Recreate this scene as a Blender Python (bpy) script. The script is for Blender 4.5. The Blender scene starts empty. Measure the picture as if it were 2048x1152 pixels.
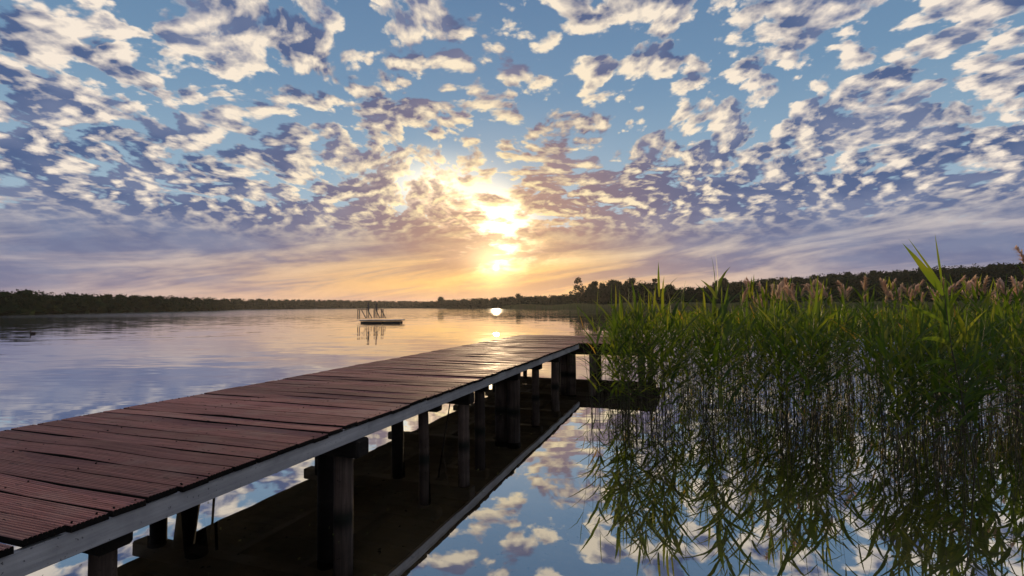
import bpy, bmesh, math, random
import numpy as np
from mathutils import Vector, Matrix

rng = np.random.default_rng(7)
random.seed(7)
R = math.radians
scene = bpy.context.scene

# ------------------------------------------------------------------ camera
EYE = 1.58
cam_d = bpy.data.cameras.new('camera')
cam = bpy.data.objects.new('camera', cam_d)
scene.collection.objects.link(cam)
scene.camera = cam
cam_d.sensor_width = 36.0
cam_d.lens = 36.0 * 1000.0 / 2048.0
cam_d.clip_start = 0.05
cam_d.clip_end = 12000.0
PITCH, ROLL = R(2.06), R(-0.46)
cam.matrix_world = (Matrix.Translation((0, 0, EYE)) @ Matrix.Rotation(R(90) + PITCH, 4, 'X')
                    @ Matrix.Rotation(ROLL, 4, 'Z'))


def ray(px, py):
    """world direction of a picture point (2048 x 1152 grid); used to place things in the world"""
    v = Vector(((px - 1024) / 1000.0, -(py - 576) / 1000.0, -1.0))
    return (cam.matrix_world.to_3x3() @ v).normalized()


def azel(px, py):
    d = ray(px, py)
    return math.atan2(d.x, d.y), math.asin(d.z)


def srgb(r, g, b):
    f = lambda c: (c / 255 / 12.92) if c / 255 <= 0.04045 else ((c / 255 + 0.055) / 1.055) ** 2.4
    return (f(r), f(g), f(b), 1.0)


# ------------------------------------------------------------------ node helper
class NT:
    def __init__(self, tree):
        self.t = tree
        self.n = tree.nodes
        self.l = tree.links

    def put(self, sock, v):
        if isinstance(v, bpy.types.NodeSocket):
            self.l.new(v, sock)
        elif v is not None:
            if sock.type in ('RGBA',) and not hasattr(v, '__len__'):
                v = (v, v, v, 1)
            if sock.type == 'VECTOR' and not hasattr(v, '__len__'):
                v = (v, v, v)
            sock.default_value = v

    def math(self, op, a, b=None, c=None, clamp=False):
        n = self.n.new('ShaderNodeMath'); n.operation = op; n.use_clamp = clamp
        for i, v in enumerate((a, b, c)):
            if v is not None:
                self.put(n.inputs[i], v)
        return n.outputs[0]

    def add(self, a, b): return self.math('ADD', a, b)
    def sub(self, a, b): return self.math('SUBTRACT', a, b)
    def mul(self, a, b): return self.math('MULTIPLY', a, b)
    def mad(self, a, b, c): return self.math('MULTIPLY_ADD', a, b, c)
    def pow(self, a, b): return self.math('POWER', a, b)

    def vmath(self, op, a, b=None, scale=None):
        n = self.n.new('ShaderNodeVectorMath'); n.operation = op
        self.put(n.inputs[0], a)
        if b is not None: self.put(n.inputs[1], b)
        if scale is not None: self.put(n.inputs['Scale'], scale)
        return n.outputs['Value'] if op in ('LENGTH', 'DOT_PRODUCT', 'DISTANCE') else n.outputs[0]

    def mix(self, f, a, b, blend='MIX'):
        n = self.n.new('ShaderNodeMix'); n.data_type = 'RGBA'; n.blend_type = blend
        n.clamp_factor = True
        self.put(n.inputs[0], f); self.put(n.inputs[6], a); self.put(n.inputs[7], b)
        return n.outputs[2]

    def fmix(self, f, a, b):
        n = self.n.new('ShaderNodeMix'); n.data_type = 'FLOAT'
        self.put(n.inputs[0], f); self.put(n.inputs[2], a); self.put(n.inputs[3], b)
        return n.outputs[0]

    def step(self, x, lo, hi, tlo=0.0, thi=1.0, smooth=True):
        n = self.n.new('ShaderNodeMapRange')
        n.interpolation_type = 'SMOOTHSTEP' if smooth else 'LINEAR'
        n.clamp = True
        for k, v in zip(range(5), (x, lo, hi, tlo, thi)):
            self.put(n.inputs[k], v)
        return n.outputs[0]

    def noise(self, vec, scale, detail=4.0, rough=0.5, dims='3D', w=None, dist=0.0, lac=2.0, col=False):
        n = self.n.new('ShaderNodeTexNoise'); n.noise_dimensions = dims
        self.put(n.inputs['Vector'], vec)
        n.inputs['Scale'].default_value = scale
        n.inputs['Detail'].default_value = detail
        n.inputs['Roughness'].default_value = rough
        n.inputs['Lacunarity'].default_value = lac
        n.inputs['Distortion'].default_value = dist
        return n.outputs['Color' if col else 'Fac']

    def voronoi(self, vec, scale, smooth=None, dims='2D', feature=None, out='Distance', rnd=1.0, detail=0.0, rough=0.5):
        n = self.n.new('ShaderNodeTexVoronoi'); n.voronoi_dimensions = dims
        n.feature = feature or ('SMOOTH_F1' if smooth else 'F1')
        self.put(n.inputs['Vector'], vec)
        n.inputs['Scale'].default_value = scale
        n.inputs['Randomness'].default_value = rnd
        n.inputs['Detail'].default_value = detail; n.inputs['Roughness'].default_value = rough
        if smooth: n.inputs['Smoothness'].default_value = smooth
        return n.outputs[out]

    def ramp(self, f, stops, interp='LINEAR'):
        n = self.n.new('ShaderNodeValToRGB'); cr = n.color_ramp; cr.interpolation = interp
        while len(cr.elements) < len(stops): cr.elements.new(0.5)
        for e, (p, c) in zip(cr.elements, stops):
            e.position = p; e.color = c
        self.put(n.inputs[0], f)
        return n.outputs[0]

    def comb(self, x, y, z=0.0):
        n = self.n.new('ShaderNodeCombineXYZ')
        for s, v in zip(n.inputs, (x, y, z)): self.put(s, v)
        return n.outputs[0]

    def sep(self, v):
        n = self.n.new('ShaderNodeSeparateXYZ'); self.put(n.inputs[0], v)
        return n.outputs[0], n.outputs[1], n.outputs[2]

    def mapping(self, v, loc=(0, 0, 0), rot=(0, 0, 0), sc=(1, 1, 1), kind='POINT'):
        n = self.n.new('ShaderNodeMapping'); n.vector_type = kind
        self.put(n.inputs[0], v)
        n.inputs[1].default_value = loc; n.inputs[2].default_value = rot; n.inputs[3].default_value = sc
        return n.outputs[0]


# ------------------------------------------------------------------ sky
SUN_AZ, SUN_EL = azel(992, 535)
sun_dir = Vector((math.sin(SUN_AZ) * math.cos(SUN_EL), math.cos(SUN_AZ) * math.cos(SUN_EL), math.sin(SUN_EL)))

world = bpy.data.worlds.new('World')
scene.world = world
world.use_nodes = True
world.node_tree.nodes.clear()
W = NT(world.node_tree)
SKY_STRENGTH = 0.12
K = 1.0 / SKY_STRENGTH            # cloud colours below are written as finished radiances
CL_SHIFT = (3.1, 7.4, 0)


def build_sky():
    tc = W.n.new('ShaderNodeTexCoord')
    d = W.vmath('NORMALIZE', tc.outputs['Generated'])
    dx, dy, dz = W.sep(d)
    z = W.math('ABSOLUTE', dz)
    el = W.math('ARCSINE', z)
    az = W.math('ARCTAN2', dx, dy)
    ae = W.comb(az, el, 0.0)
    g = W.math('MAXIMUM', W.vmath('DOT_PRODUCT', d, tuple(sun_dir)), 0.0)

    def blobs(items):
        tot = None
        for (px, py, rx, ry, rot, amt) in items:
            a, e = azel(px, py)
            a2, _ = azel(px + rx, py); _, e2 = azel(px, py - ry)
            ra, re = abs(a2 - a) * 1.7, abs(e2 - e) * 1.7
            m = W.mapping(ae, (a, e, 0), (0, 0, R(rot)), (ra, re, 1), 'TEXTURE')
            gr = W.n.new('ShaderNodeTexGradient'); gr.gradient_type = 'QUADRATIC_SPHERE'
            W.l.new(m, gr.inputs[0])
            tot = W.mad(gr.outputs['Fac'], amt, 0.0 if tot is None else tot)
        return tot

    # ---- clear air: the Nishita sky, lifted by the bright horizon air of a low sun
    nish = W.n.new('ShaderNodeTexSky'); nish.sky_type = 'NISHITA'; nish.sun_disc = False
    nish.sun_elevation = SUN_EL; nish.sun_rotation = SUN_AZ
    nish.air_density = 1.0; nish.dust_density = 0.6; nish.ozone_density = 2.0
    e01 = W.math('DIVIDE', el, R(60), clamp=True)
    blue = W.ramp(e01, [(0.0, srgb(186, 170, 178)), (0.10, srgb(170, 188, 205)), (0.22, srgb(150, 178, 200)),
                        (0.38, srgb(114, 149, 182)), (0.60, srgb(90, 124, 164)), (1.0, srgb(48, 90, 150))])
    clear = W.vmath('ADD', W.vmath('SCALE', nish.outputs[0], scale=NISH_GAIN),
                    W.vmath('SCALE', blue, scale=0.85 * K))
    # ---- planar cloud sheet
    h = W.math('DIVIDE', 1.0, W.add(z, 0.24))
    P = W.comb(W.mul(dx, h), W.mul(dy, h), 0.0)
    wob = W.vmath('SUBTRACT', W.noise(P, 1.3, 3, 0.5, '2D', col=True), (0.5, 0.5, 0.5))
    P1 = W.vmath('ADD', P, W.vmath('SCALE', wob, scale=0.22))
    sunp = Vector((sun_dir.x, sun_dir.y, 0)) / (sun_dir.z + 0.24)
    to_sun = W.vmath('NORMALIZE', W.vmath('SUBTRACT', tuple(sunp), P))

    def density(p):
        q = W.mapping(p, CL_SHIFT, (0, 0, 0), (1.0, 0.88, 1.0))
        n1 = W.noise(q, 6.0, 7.0, 0.52, '2D')
        v = W.voronoi(q, 10.5, smooth=0.25, detail=4.0, rough=0.5)
        big = W.noise(q, 1.1, 1.0, 0.5, '2D')
        return W.mad(v, -0.50, W.mad(big, 0.34, W.mul(n1, 0.90)))
    cover = blobs(COVER)
    base = W.mad(W.step(el, R(26), R(9)), 0.11, -0.14)
    cover = W.mad(cover, 0.60, base)
    D0 = W.add(density(P1), cover)
    P2 = W.vmath('ADD', P1, W.vmath('SCALE', to_sun, scale=0.040))
    D1 = W.add(density(P2), cover)
    # ---- low streaky sheets, drawn out along the horizon
    slope = W.mapping(ae, (0, 0, 0), (0, 0, R(-7)), (1, 1, 1))
    s1 = W.noise(W.mapping(slope, (1.7, 0.4, 0), (0, 0, 0), (2.2, 17.0, 1)), 1.6, 7.0, 0.55, '2D', dist=0.3)
    low = W.step(el, R(11), R(5))
    D0 = W.fmix(W.mul(low, 0.8), D0, W.add(W.mad(s1, 0.9, -0.10), W.mul(cover, 0.9)))
    D1 = W.fmix(low, D1, D0)
    alpha = W.step(D0, -0.02, 0.13)
    thick = W.step(D0, 0.03, 0.44, smooth=False)
    shade = blobs(SHADE)
    edge = W.mul(W.sub(D0, D1), 3.3)
    # light that comes through: thin rims and the sides turned to the sun
    lit = W.math('EXPONENT', W.mul(W.math('MAXIMUM', W.add(thick, W.mul(shade, 1.1)), 0.0), -3.9))
    lit = W.math('ADD', lit, edge, clamp=False)
    lit_low = W.step(W.mad(cover, 0.6, s1), 0.60, 0.26, 0.0, 0.70)
    lit = W.fmix(W.mul(low, 0.85), lit, lit_low)
    fine = W.sub(W.noise(P1, 9.0, 5.0, 0.6, '2D'), 0.5)
    lit = W.math('ADD', lit, W.mul(fine, 0.30))
    lit = W.math('MAXIMUM', W.math('MINIMUM', lit, 1.15), 0.0)
    near = W.math('POWER', g, 26.0)
    mid = W.math('POWER', g, 7.0)
    dark_c = W.mix(W.step(el, R(14), R(3)), srgb(80, 100, 140), srgb(108, 118, 152))
    soft = W.step(W.noise(P1, 3.1, 3.0, 0.5, '2D'), 0.40, 0.66, 0.0, 0.55)
    dark_c = W.mix(soft, dark_c, srgb(128, 138, 166))
    dark_c = W.mix(W.mul(near, 0.85), dark_c, srgb(196, 146, 112))
    lit_c = W.mix(mid, srgb(247, 233, 218), srgb(255, 236, 205))
    lit_c = W.mix(near, lit_c, srgb(255, 226, 160))
    lit_c = W.mix(W.mul(W.step(el, R(10), R(2)), W.sub(1.0, mid)), lit_c, srgb(200, 186, 188))
    cloud = W.mix(lit, dark_c, lit_c)
    col = W.mix(alpha, W.vmath('SCALE', clear, scale=1.0 / K), cloud)
    # ---- warm air round the sun
    ddel = W.mul(W.sub(el, SUN_EL * 0.55), 1.0)
    daz = W.sub(az, SUN_AZ - R(3))
    wide = W.math('EXPONENT', W.mul(W.add(W.mul(W.mul(daz, daz), 6.0), W.mul(W.mul(ddel, ddel), 300.0)), -1.0))
    streak = W.step(s1, 0.62, 0.38, 0.35, 1.0)
    col = W.mix(W.mul(W.mul(wide, streak), 0.95), col, srgb(255, 196, 116))
    horiz = W.math('EXPONENT', W.mul(el, -42.0))
    col = W.mix(W.mul(W.mul(horiz, W.step(g, 0.55, 0.97)), 0.55), col, srgb(250, 172, 118))
    thin = W.sub(1.0, W.mul(alpha, W.step(thick, 0.0, 0.7, 0.0, 0.70)))
    glow = W.vmath('SCALE', srgb(255, 196, 110)[:3], scale=W.mul(W.mul(W.math('POWER', g, 90.0), 0.5), thin))
    glow2 = W.vmath('SCALE', srgb(255, 214, 140)[:3], scale=W.mul(W.math('POWER', g, 1200.0), 0.75))
    core = W.vmath('SCALE', (1.0, 0.86, 0.55), scale=W.mul(W.math('POWER', g, 60000.0), 2.5))
    torn = W.step(W.mad(fine, 0.35, D0), 0.34, 0.06, 0.18, 1.25)
    bright = W.vmath('SCALE', (1.0, 0.80, 0.46), scale=W.mul(W.math('MAXIMUM', blobs(BRIGHT), 0.0), torn))
    tot = col
    for x in (glow, glow2, core, bright):
        tot = W.vmath('ADD', tot, x)
    bg = W.n.new('ShaderNodeBackground')
    W.l.new(W.vmath('SCALE', tot, scale=K), bg.inputs[0])
    bg.inputs[1].default_value = SKY_STRENGTH
    out = W.n.new('ShaderNodeOutputWorld')
    W.l.new(bg.outputs[0], out.inputs[0])


NISH_GAIN = 0.18
# where the sheet of cloud is closed or torn open: picture x, y, half width, half height, turn, amount
COVER = [
    (165, 45, 95, 75, 0, .22), (230, 120, 90, 30, 25, .16), (60, 95, 55, 18, 0, .20), (450, 100, 130, 50, 0, .22),
    (620, 110, 75, 95, 0, .24), (300, 62, 55, 28, 0, .18), (500, 30, 60, 40, 0, .15), (15, 150, 50, 60, 0, .2),
    (40, 225, 90, 45, 0, .18), (210, 205, 70, 40, 0, .15), (765, 25, 45, 50, 0, .22), (840, 150, 70, 70, 0, .26),
    (780, 225, 140, 50, 0, .20), (1015, 118, 90, 35, 0, .24), (890, 50, 70, 60, 0, .22), (1130, 150, 65, 60, 0, .20),
    (1195, 25, 75, 40, 0, .22), (1310, 60, 110, 50, -25, .22), (1340, 150, 110, 40, 0, .18), (1620, 25, 110, 45, 0, .24),
    (1690, 120, 140, 60, -20, .20), (1955, 30, 60, 55, 0, .22), (1960, 160, 80, 45, 0, .12), (150, 300, 260, 60, 8, .16),
    (1800, 190, 120, 40, 0, .12),
    (410, 205, 120, 35, 0, -.30), (350, 20, 60, 30, 0, -.2), (60, 40, 50, 40, 0, -.22), (700, 110, 40, 90, 0, -.25),
    (950, 85, 45, 35, 0, -.2), (1100, 60, 60, 60, 0, -.28), (1180, 90, 60, 25, 0, -.2), (1470, 110, 60, 40, 0, -.18),
    (1830, 60, 60, 50, 0, -.28), (1540, 200, 80, 30, 0, -.12), (660, 190, 60, 30, 0, -.12), (1930, 215, 90, 30, 0, -.12),
    (800, 450, 150, 32, 0, .30), (1250, 400, 230, 70, -8, .22), (1650, 390, 420, 50, -8, .25), (1900, 440, 170, 18, -9, -.25),
    (300, 420, 380, 50, 0, .15), (870, 375, 90, 45, 0, -.06), (1000, 450, 45, 50, 20, -.2), (300, 520, 420, 25, 0, .16),
]
SHADE = [
    (165, 45, 120, 90, 0, -.5), (450, 100, 120, 60, 0, -.35), (60, 95, 60, 20, 0, -.4), (620, 120, 90, 90, 0, .6),
    (840, 150, 80, 70, 0, .7), (1015, 120, 90, 40, 0, .7), (890, 60, 80, 60, 0, .5), (150, 300, 280, 70, 8, .6),
    (1130, 150, 80, 60, 0, -.4), (1195, 25, 70, 40, 0, -.3), (1620, 25, 110, 45, 0, -.2), (1200, 290, 220, 60, -20, .5),
    (550, 270, 90, 50, 0, .5), (800, 450, 150, 30, 0, .5), (1250, 400, 230, 70, 0, .8), (1650, 390, 420, 50, -8, .6),
    (1950, 30, 70, 60, 0, -.3), (200, 400, 350, 70, 0, .5), (300, 520, 450, 35, 0, .6), (1600, 500, 500, 30, 0, .5),
]
BRIGHT = [
    (870, 372, 120, 60, 0, .9), (1000, 458, 62, 75, 20, 2.2), (985, 508, 85, 26, 0, 2.0), (988, 528, 60, 22, 0, 1.3), (920, 440, 60, 40, 0, .5), (1040, 520, 110, 10, 0, .7),
]
build_sky()

sun_d = bpy.data.lights.new('sun', 'SUN')
sun_d.energy = 3.4
HAZE = 0.00008
sun_d.angle = R(0.5)
sun_d.color = (1.0, 0.72, 0.42)
sun = bpy.data.objects.new('sun', sun_d)
scene.collection.objects.link(sun)
sun.rotation_euler = (-sun_dir).to_track_quat('-Z', 'Y').to_euler()
sun.location = (0, 0, 30)

vs = scene.view_settings
vs.view_transform = 'Standard'; vs.look = 'None'; vs.exposure = 0.0; vs.gamma = 1.0; vs.use_curve_mapping = False
scene.render.engine = 'CYCLES'
scene.cycles.use_denoising = True
scene.cycles.max_bounces = 8
scene.cycles.transparent_max_bounces = 12
scene.cycles.caustics_reflective = False
scene.cycles.caustics_refractive = False
world.cycles.sampling_method = 'MANUAL'
world.cycles.sample_map_resolution = 1024
#ENDHEAD

# ------------------------------------------------------------------ scene helpers
COL = scene.collection


def tag(o, label=None, cat=None, group=None, kind=None):
    if label: o['label'] = label
    if cat: o['category'] = cat
    if group: o['group'] = group
    if kind: o['kind'] = kind
    return o


def empty(name, loc=(0, 0, 0), rz=0.0):
    o = bpy.data.objects.new(name, None)
    o.empty_display_size = 0.2
    o.location = loc; o.rotation_euler = (0, 0, rz)
    COL.objects.link(o)
    return o


def mesh_np(name, V, Q, smooth=False):
    """mesh from numpy vertices (n,3) and quads or triangles (m,k)"""
    V = np.asarray(V, dtype=np.float32); Q = np.asarray(Q, dtype=np.int32)
    k = Q.shape[1]
    me = bpy.data.meshes.new(name)
    me.vertices.add(len(V)); me.vertices.foreach_set('co', V.ravel())
    me.loops.add(Q.size); me.loops.foreach_set('vertex_index', Q.ravel())
    me.polygons.add(len(Q))
    me.polygons.foreach_set('loop_start', np.arange(0, Q.size, k, dtype=np.int32))
    me.polygons.foreach_set('loop_total', np.full(len(Q), k, dtype=np.int32))
    if smooth: me.polygons.foreach_set('use_smooth', np.ones(len(Q), dtype=bool))
    me.update(calc_edges=True)
    return me


def obj(name, me, mat=None, parent=None):
    o = bpy.data.objects.new(name, me)
    if mat and not me.materials: me.materials.append(mat)
    COL.objects.link(o)
    if parent: o.parent = parent
    return o


class MB:
    """collects simple solids into one mesh"""
    def __init__(self): self.v = []; self.f = []

    def box(self, x0, x1, y0, y1, z0, z1):
        n = len(self.v)
        self.v += [(x0, y0, z0), (x1, y0, z0), (x1, y1, z0), (x0, y1, z0), (x0, y0, z1), (x1, y0, z1), (x1, y1, z1), (x0, y1, z1)]
        self.f += [tuple(n + i for i in q) for q in ((0, 3, 2, 1), (4, 5, 6, 7), (0, 1, 5, 4), (1, 2, 6, 5), (2, 3, 7, 6), (3, 0, 4, 7))]
        return self

    def rod(self, a, b, r0, r1=None, n=8, jag=0.0, rings=2):
        a, b = Vector(a), Vector(b); r1 = r0 if r1 is None else r1
        d = (b - a).normalized()
        s = d.cross(Vector((0, 0, 1))) if abs(d.z) < 0.9 else d.cross(Vector((1, 0, 0)))
        s.normalize(); t = d.cross(s)
        base = len(self.v)
        for k in range(rings):
            u = k / (rings - 1); c = a.lerp(b, u); r = r0 + (r1 - r0) * u
            for i in range(n):
                w = 2 * math.pi * i / n
                rr = r * (1 + jag * (random.random() - .5))
                self.v.append(tuple(c + (s * math.cos(w) + t * math.sin(w)) * rr))
        for k in range(rings - 1):
            for i in range(n):
                j = (i + 1) % n
                self.f.append((base + k * n + i, base + k * n + j, base + (k + 1) * n + j, base + (k + 1) * n + i))
        self.f.append(tuple(base + i for i in range(n))[::-1])
        self.f.append(tuple(base + (rings - 1) * n + i for i in range(n)))
        return self

    def build(self, name, mat, parent=None, bevel=0.0, smooth=False):
        me = bpy.data.meshes.new(name)
        me.from_pydata(self.v, [], self.f)
        if bevel:
            bm = bmesh.new(); bm.from_mesh(me)
            bmesh.ops.bevel(bm, geom=bm.edges[:], offset=bevel, segments=1, affect='EDGES')
            bm.to_mesh(me); bm.free()
        if smooth:
            for p in me.polygons: p.use_smooth = len(p.vertices) == 4
        me.update()
        return obj(name, me, mat, parent)


# ------------------------------------------------------------------ materials
def new_mat(name):
    m = bpy.data.materials.new(name); m.use_nodes = True
    m.node_tree.nodes.clear()
    return m, NT(m.node_tree)


def principled(t, base, rough=0.6, spec=0.4, normal=None, metal=0.0):
    b = t.n.new('ShaderNodeBsdfPrincipled')
    t.put(b.inputs['Base Color'], base); t.put(b.inputs['Roughness'], rough)
    b.inputs['Specular IOR Level'].default_value = spec
    b.inputs['Metallic'].default_value = metal
    if normal is not None: t.put(b.inputs['Normal'], normal)
    return b.outputs[0]


def finish(t, shader):
    o = t.n.new('ShaderNodeOutputMaterial'); t.l.new(shader, o.inputs[0])


def bump(t, h, dist, strength=1.0):
    n = t.n.new('ShaderNodeBump'); t.put(n.inputs['Height'], h)
    n.inputs['Distance'].default_value = dist; n.inputs['Strength'].default_value = strength
    return n.outputs[0]


def wood(name, c0, c1, c2, grain=(1, 30, 30), rough=(0.45, 0.8), spec=0.4, bumpd=0.002, wet=False):
    m, t = new_mat(name)
    tc = t.n.new('ShaderNodeTexCoord'); oi = t.n.new('ShaderNodeObjectInfo')
    rnd = oi.outputs['Random']
    off = t.comb(t.mul(rnd, 37.0), t.mul(rnd, 11.0), t.mul(rnd, 5.0))
    p = t.vmath('ADD', tc.outputs['Object'], off)
    g = t.noise(t.mapping(p, sc=grain), 1.0, 6, 0.6, dist=0.5)
    blotch = t.noise(p, 2.3, 4, 0.6)
    speck = t.noise(t.mapping(p, sc=(12, 60, 60)), 1.0, 3, 0.6)
    c = t.mix(t.step(g, 0.3, 0.7), c0, c1)
    c = t.mix(t.mul(t.step(blotch, 0.45, 0.7), 0.7), c, c2)
    c = t.mix(t.step(speck, 0.64, 0.70), c, tuple(x * 0.3 for x in c0[:3]) + (1,))
    if wet:                                     # algae and wet timber at and below the water line
        zz = t.sep(tc.outputs['Object'])[2]
        c = t.mix(t.step(t.mad(blotch, 0.10, zz), 0.16, 0.06), c, (0.010, 0.011, 0.007, 1))
    v = t.mad(rnd, 0.6, 0.65)
    c = t.vmath('SCALE', c, scale=v)
    r = t.step(blotch, 0.3, 0.7, rough[0], rough[1])
    finish(t, principled(t, c, r, spec, bump(t, t.add(g, t.mul(speck, 0.6)), bumpd)))
    return m


M = {}
M['deck'] = wood('red_brown_deck_stain', (0.150, 0.048, 0.040, 1), (0.34, 0.135, 0.115, 1), (0.29, 0.175, 0.152, 1),
                 grain=(1.5, 55, 55), rough=(0.55, 0.8), spec=0.28, bumpd=0.0015)
M['pale'] = wood('grey_white_board', (0.36, 0.36, 0.37, 1), (0.50, 0.50, 0.50, 1), (0.24, 0.24, 0.25, 1), grain=(40, 1.2, 40), rough=(0.6, 0.85))
M['dark'] = wood('shade_darkened_timber', (0.012, 0.0095, 0.008, 1), (0.022, 0.017, 0.014, 1), (0.009, 0.009, 0.008, 1), grain=(1.5, 30, 30), rough=(0.7, 0.95), spec=0.15)  # timber colour lowered so beams carry the shade under the deck
M['under'] = wood('shade_black_underside', (0.008, 0.007, 0.006, 1), (0.014, 0.012, 0.010, 1), (0.006, 0.006, 0.005, 1), grain=(1.5, 30, 30), rough=(0.8, 0.95), spec=0.1)  # near-black colour stands in for shade on the plank undersides
M['post'] = wood('round_post_wood', (0.050, 0.036, 0.028, 1), (0.130, 0.092, 0.072, 1), (0.032, 0.025, 0.020, 1), grain=(34, 34, 1.6), spec=0.2, rough=(0.6, 0.9), wet=True)


def water_mat():
    m, t = new_mat('lake_water')
    ge = t.n.new('ShaderNodeNewGeometry')
    pos = ge.outputs['Position']
    x, y, _ = t.sep(pos)
    wob = t.noise(t.mapping(pos, sc=(0.012, 0.05, 1)), 1.0, 3, 0.5, '2D')
    far = t.step(t.mad(wob, 60, y), 85, 170)
    mid = t.step(y, 3.5, 17)
    streak = t.step(t.noise(t.mapping(pos, loc=(3, 8, 0), sc=(0.02, 0.16, 1)), 1.0, 4, 0.55, '2D'), 0.46, 0.62)
    breeze = t.step(t.mad(y, -0.12, t.mul(x, -1.0)), 1.2, 6.0)
    amp = t.add(t.mad(mid, 0.005, 0.0034), t.mul(t.mul(streak, mid), 0.010))
    amp = t.add(amp, t.mul(t.mul(breeze, mid), 0.012))
    amp = t.add(amp, t.mul(far, 0.022))
    n1 = t.noise(t.mapping(pos, sc=(0.9, 5.0, 1)), 1.0, 3, 0.55, '2D', col=True)
    n2 = t.noise(t.mapping(pos, loc=(5, 2, 0), sc=(0.25, 0.8, 1)), 1.0, 2, 0.5, '2D', col=True)
    nn = t.vmath('SUBTRACT', t.mix(0.45, n1, n2), (0.5, 0.5, 0.5))
    nx, ny, _ = t.sep(nn)
    nrm = t.vmath('NORMALIZE', t.comb(t.mul(t.mul(nx, amp), 1.2), t.mul(t.mul(ny, amp), 4.0), 1.0))
    c = t.math('ABSOLUTE', t.vmath('DOT_PRODUCT', ge.outputs['Incoming'], (0, 0, 1)))
    f = t.mad(t.pow(t.sub(1.0, t.math('MINIMUM', c, 1.0)), 1.25), 1.0 - WATER_F0, WATER_F0)
    gl = t.n.new('ShaderNodeBsdfGlossy'); gl.inputs['Color'].default_value = (0.93, 0.95, 0.98, 1)
    t.put(gl.inputs['Roughness'], t.add(t.mul(t.mul(breeze, mid), 0.04), t.mul(far, 0.055)))
    t.put(gl.inputs['Normal'], nrm)
    tr = t.n.new('ShaderNodeBsdfTransparent'); tr.inputs['Color'].default_value = (0.74, 0.69, 0.57, 1)
    mx = t.n.new('ShaderNodeMixShader'); t.put(mx.inputs[0], f)
    t.l.new(tr.outputs[0], mx.inputs[1]); t.l.new(gl.outputs[0], mx.inputs[2])
    finish(t, mx.outputs[0])
    return m


WATER_F0 = 0.16
M['water'] = water_mat()


def soil_mat(name, c0, c1, scale, bd):
    m, t = new_mat(name)
    ge = t.n.new('ShaderNodeNewGeometry')
    n = t.noise(ge.outputs['Position'], scale, 6, 0.6)
    s = t.noise(ge.outputs['Position'], scale * 9, 3, 0.6)
    c = t.mix(t.step(n, 0.35, 0.65), c0, c1)
    c = t.mix(t.step(s, 0.66, 0.72), c, (0.02, 0.018, 0.014, 1))
    finish(t, principled(t, c, 0.9, 0.2, bump(t, t.add(n, t.mul(s, 0.2)), bd)))
    return m


M['bed'] = soil_mat('sandy_lake_bed', (0.19, 0.155, 0.11, 1), (0.33, 0.28, 0.21, 1), 1.4, 0.06)
M['ground'] = soil_mat('shore_ground', (0.03, 0.04, 0.02, 1), (0.05, 0.06, 0.03, 1), 0.2, 0.2)


def leaf_mat(name, c0, c1, c2, trans, rough=0.45, tr_gain=(1.6, 1.9, 0.7), spec=0.35, hue_pos=None, dead=None):
    m, t = new_mat(name)
    ge = t.n.new('ShaderNodeNewGeometry')
    rnd = ge.outputs['Random Per Island']
    oi = t.n.new('ShaderNodeObjectInfo')
    r2 = t.math('FRACT', t.add(t.mul(rnd, 7.31), t.mul(oi.outputs['Random'], 3.7)))
    n = t.noise(ge.outputs['Position'], hue_pos or 1.5, 3, 0.6)
    c = t.mix(r2, c0, c1)
    c = t.mix(t.step(t.mad(r2, 0.25, n), 0.62, 0.82), c, c2)
    if dead: c = t.mix(t.step(rnd, 0.955, 0.965), c, dead)
    p = principled(t, c, rough, spec)
    tl = t.n.new('ShaderNodeBsdfTranslucent')
    t.put(tl.inputs['Color'], t.vmath('MULTIPLY', c, tr_gain))
    mx = t.n.new('ShaderNodeMixShader'); mx.inputs[0].default_value = trans
    t.l.new(p, mx.inputs[1]); t.l.new(tl.outputs[0], mx.inputs[2])
    finish(t, mx.outputs[0])
    return m


M['reed_leaf'] = leaf_mat('reed_leaf', (0.034, 0.066, 0.018, 1), (0.066, 0.106, 0.022, 1), (0.104, 0.124, 0.028, 1), 0.42, tr_gain=(2.8, 2.6, 0.7), rough=0.6, spec=0.12, dead=(0.22, 0.15, 0.05, 1))
M['reed_stem'] = leaf_mat('reed_stem', (0.035, 0.030, 0.015, 1), (0.055, 0.045, 0.022, 1), (0.03, 0.04, 0.015, 1), 0.1)
M['plume'] = leaf_mat('reed_plume', (0.58, 0.42, 0.33, 1), (0.70, 0.52, 0.40, 1), (0.58, 0.46, 0.30, 1), 0.5, 0.8, (1.1, 1.05, 1.0), 0.1)
M['belt'] = leaf_mat('far_reed', (0.13, 0.15, 0.06, 1), (0.19, 0.20, 0.09, 1), (0.20, 0.17, 0.09, 1), 0.4, 0.8, (1.2, 1.2, 0.9), 0.1, 0.05)
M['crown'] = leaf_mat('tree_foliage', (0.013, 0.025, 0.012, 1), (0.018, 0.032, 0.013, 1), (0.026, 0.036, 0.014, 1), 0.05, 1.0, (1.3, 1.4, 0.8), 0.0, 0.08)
M['bark'] = wood('tree_bark', (0.05, 0.04, 0.03, 1), (0.09, 0.07, 0.055, 1), (0.04, 0.035, 0.03, 1), grain=(4, 4, 1))

# ------------------------------------------------------------------ water, lake bed, shores
w = obj('water', mesh_np('water', [(-3000, -60, 0), (3000, -60, 0), (3000, 3000, 0), (-3000, 3000, 0)], [(0, 1, 2, 3)]), M['water'])
tag(w, 'calm lake surface mirroring the clouds', kind='structure')


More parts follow.
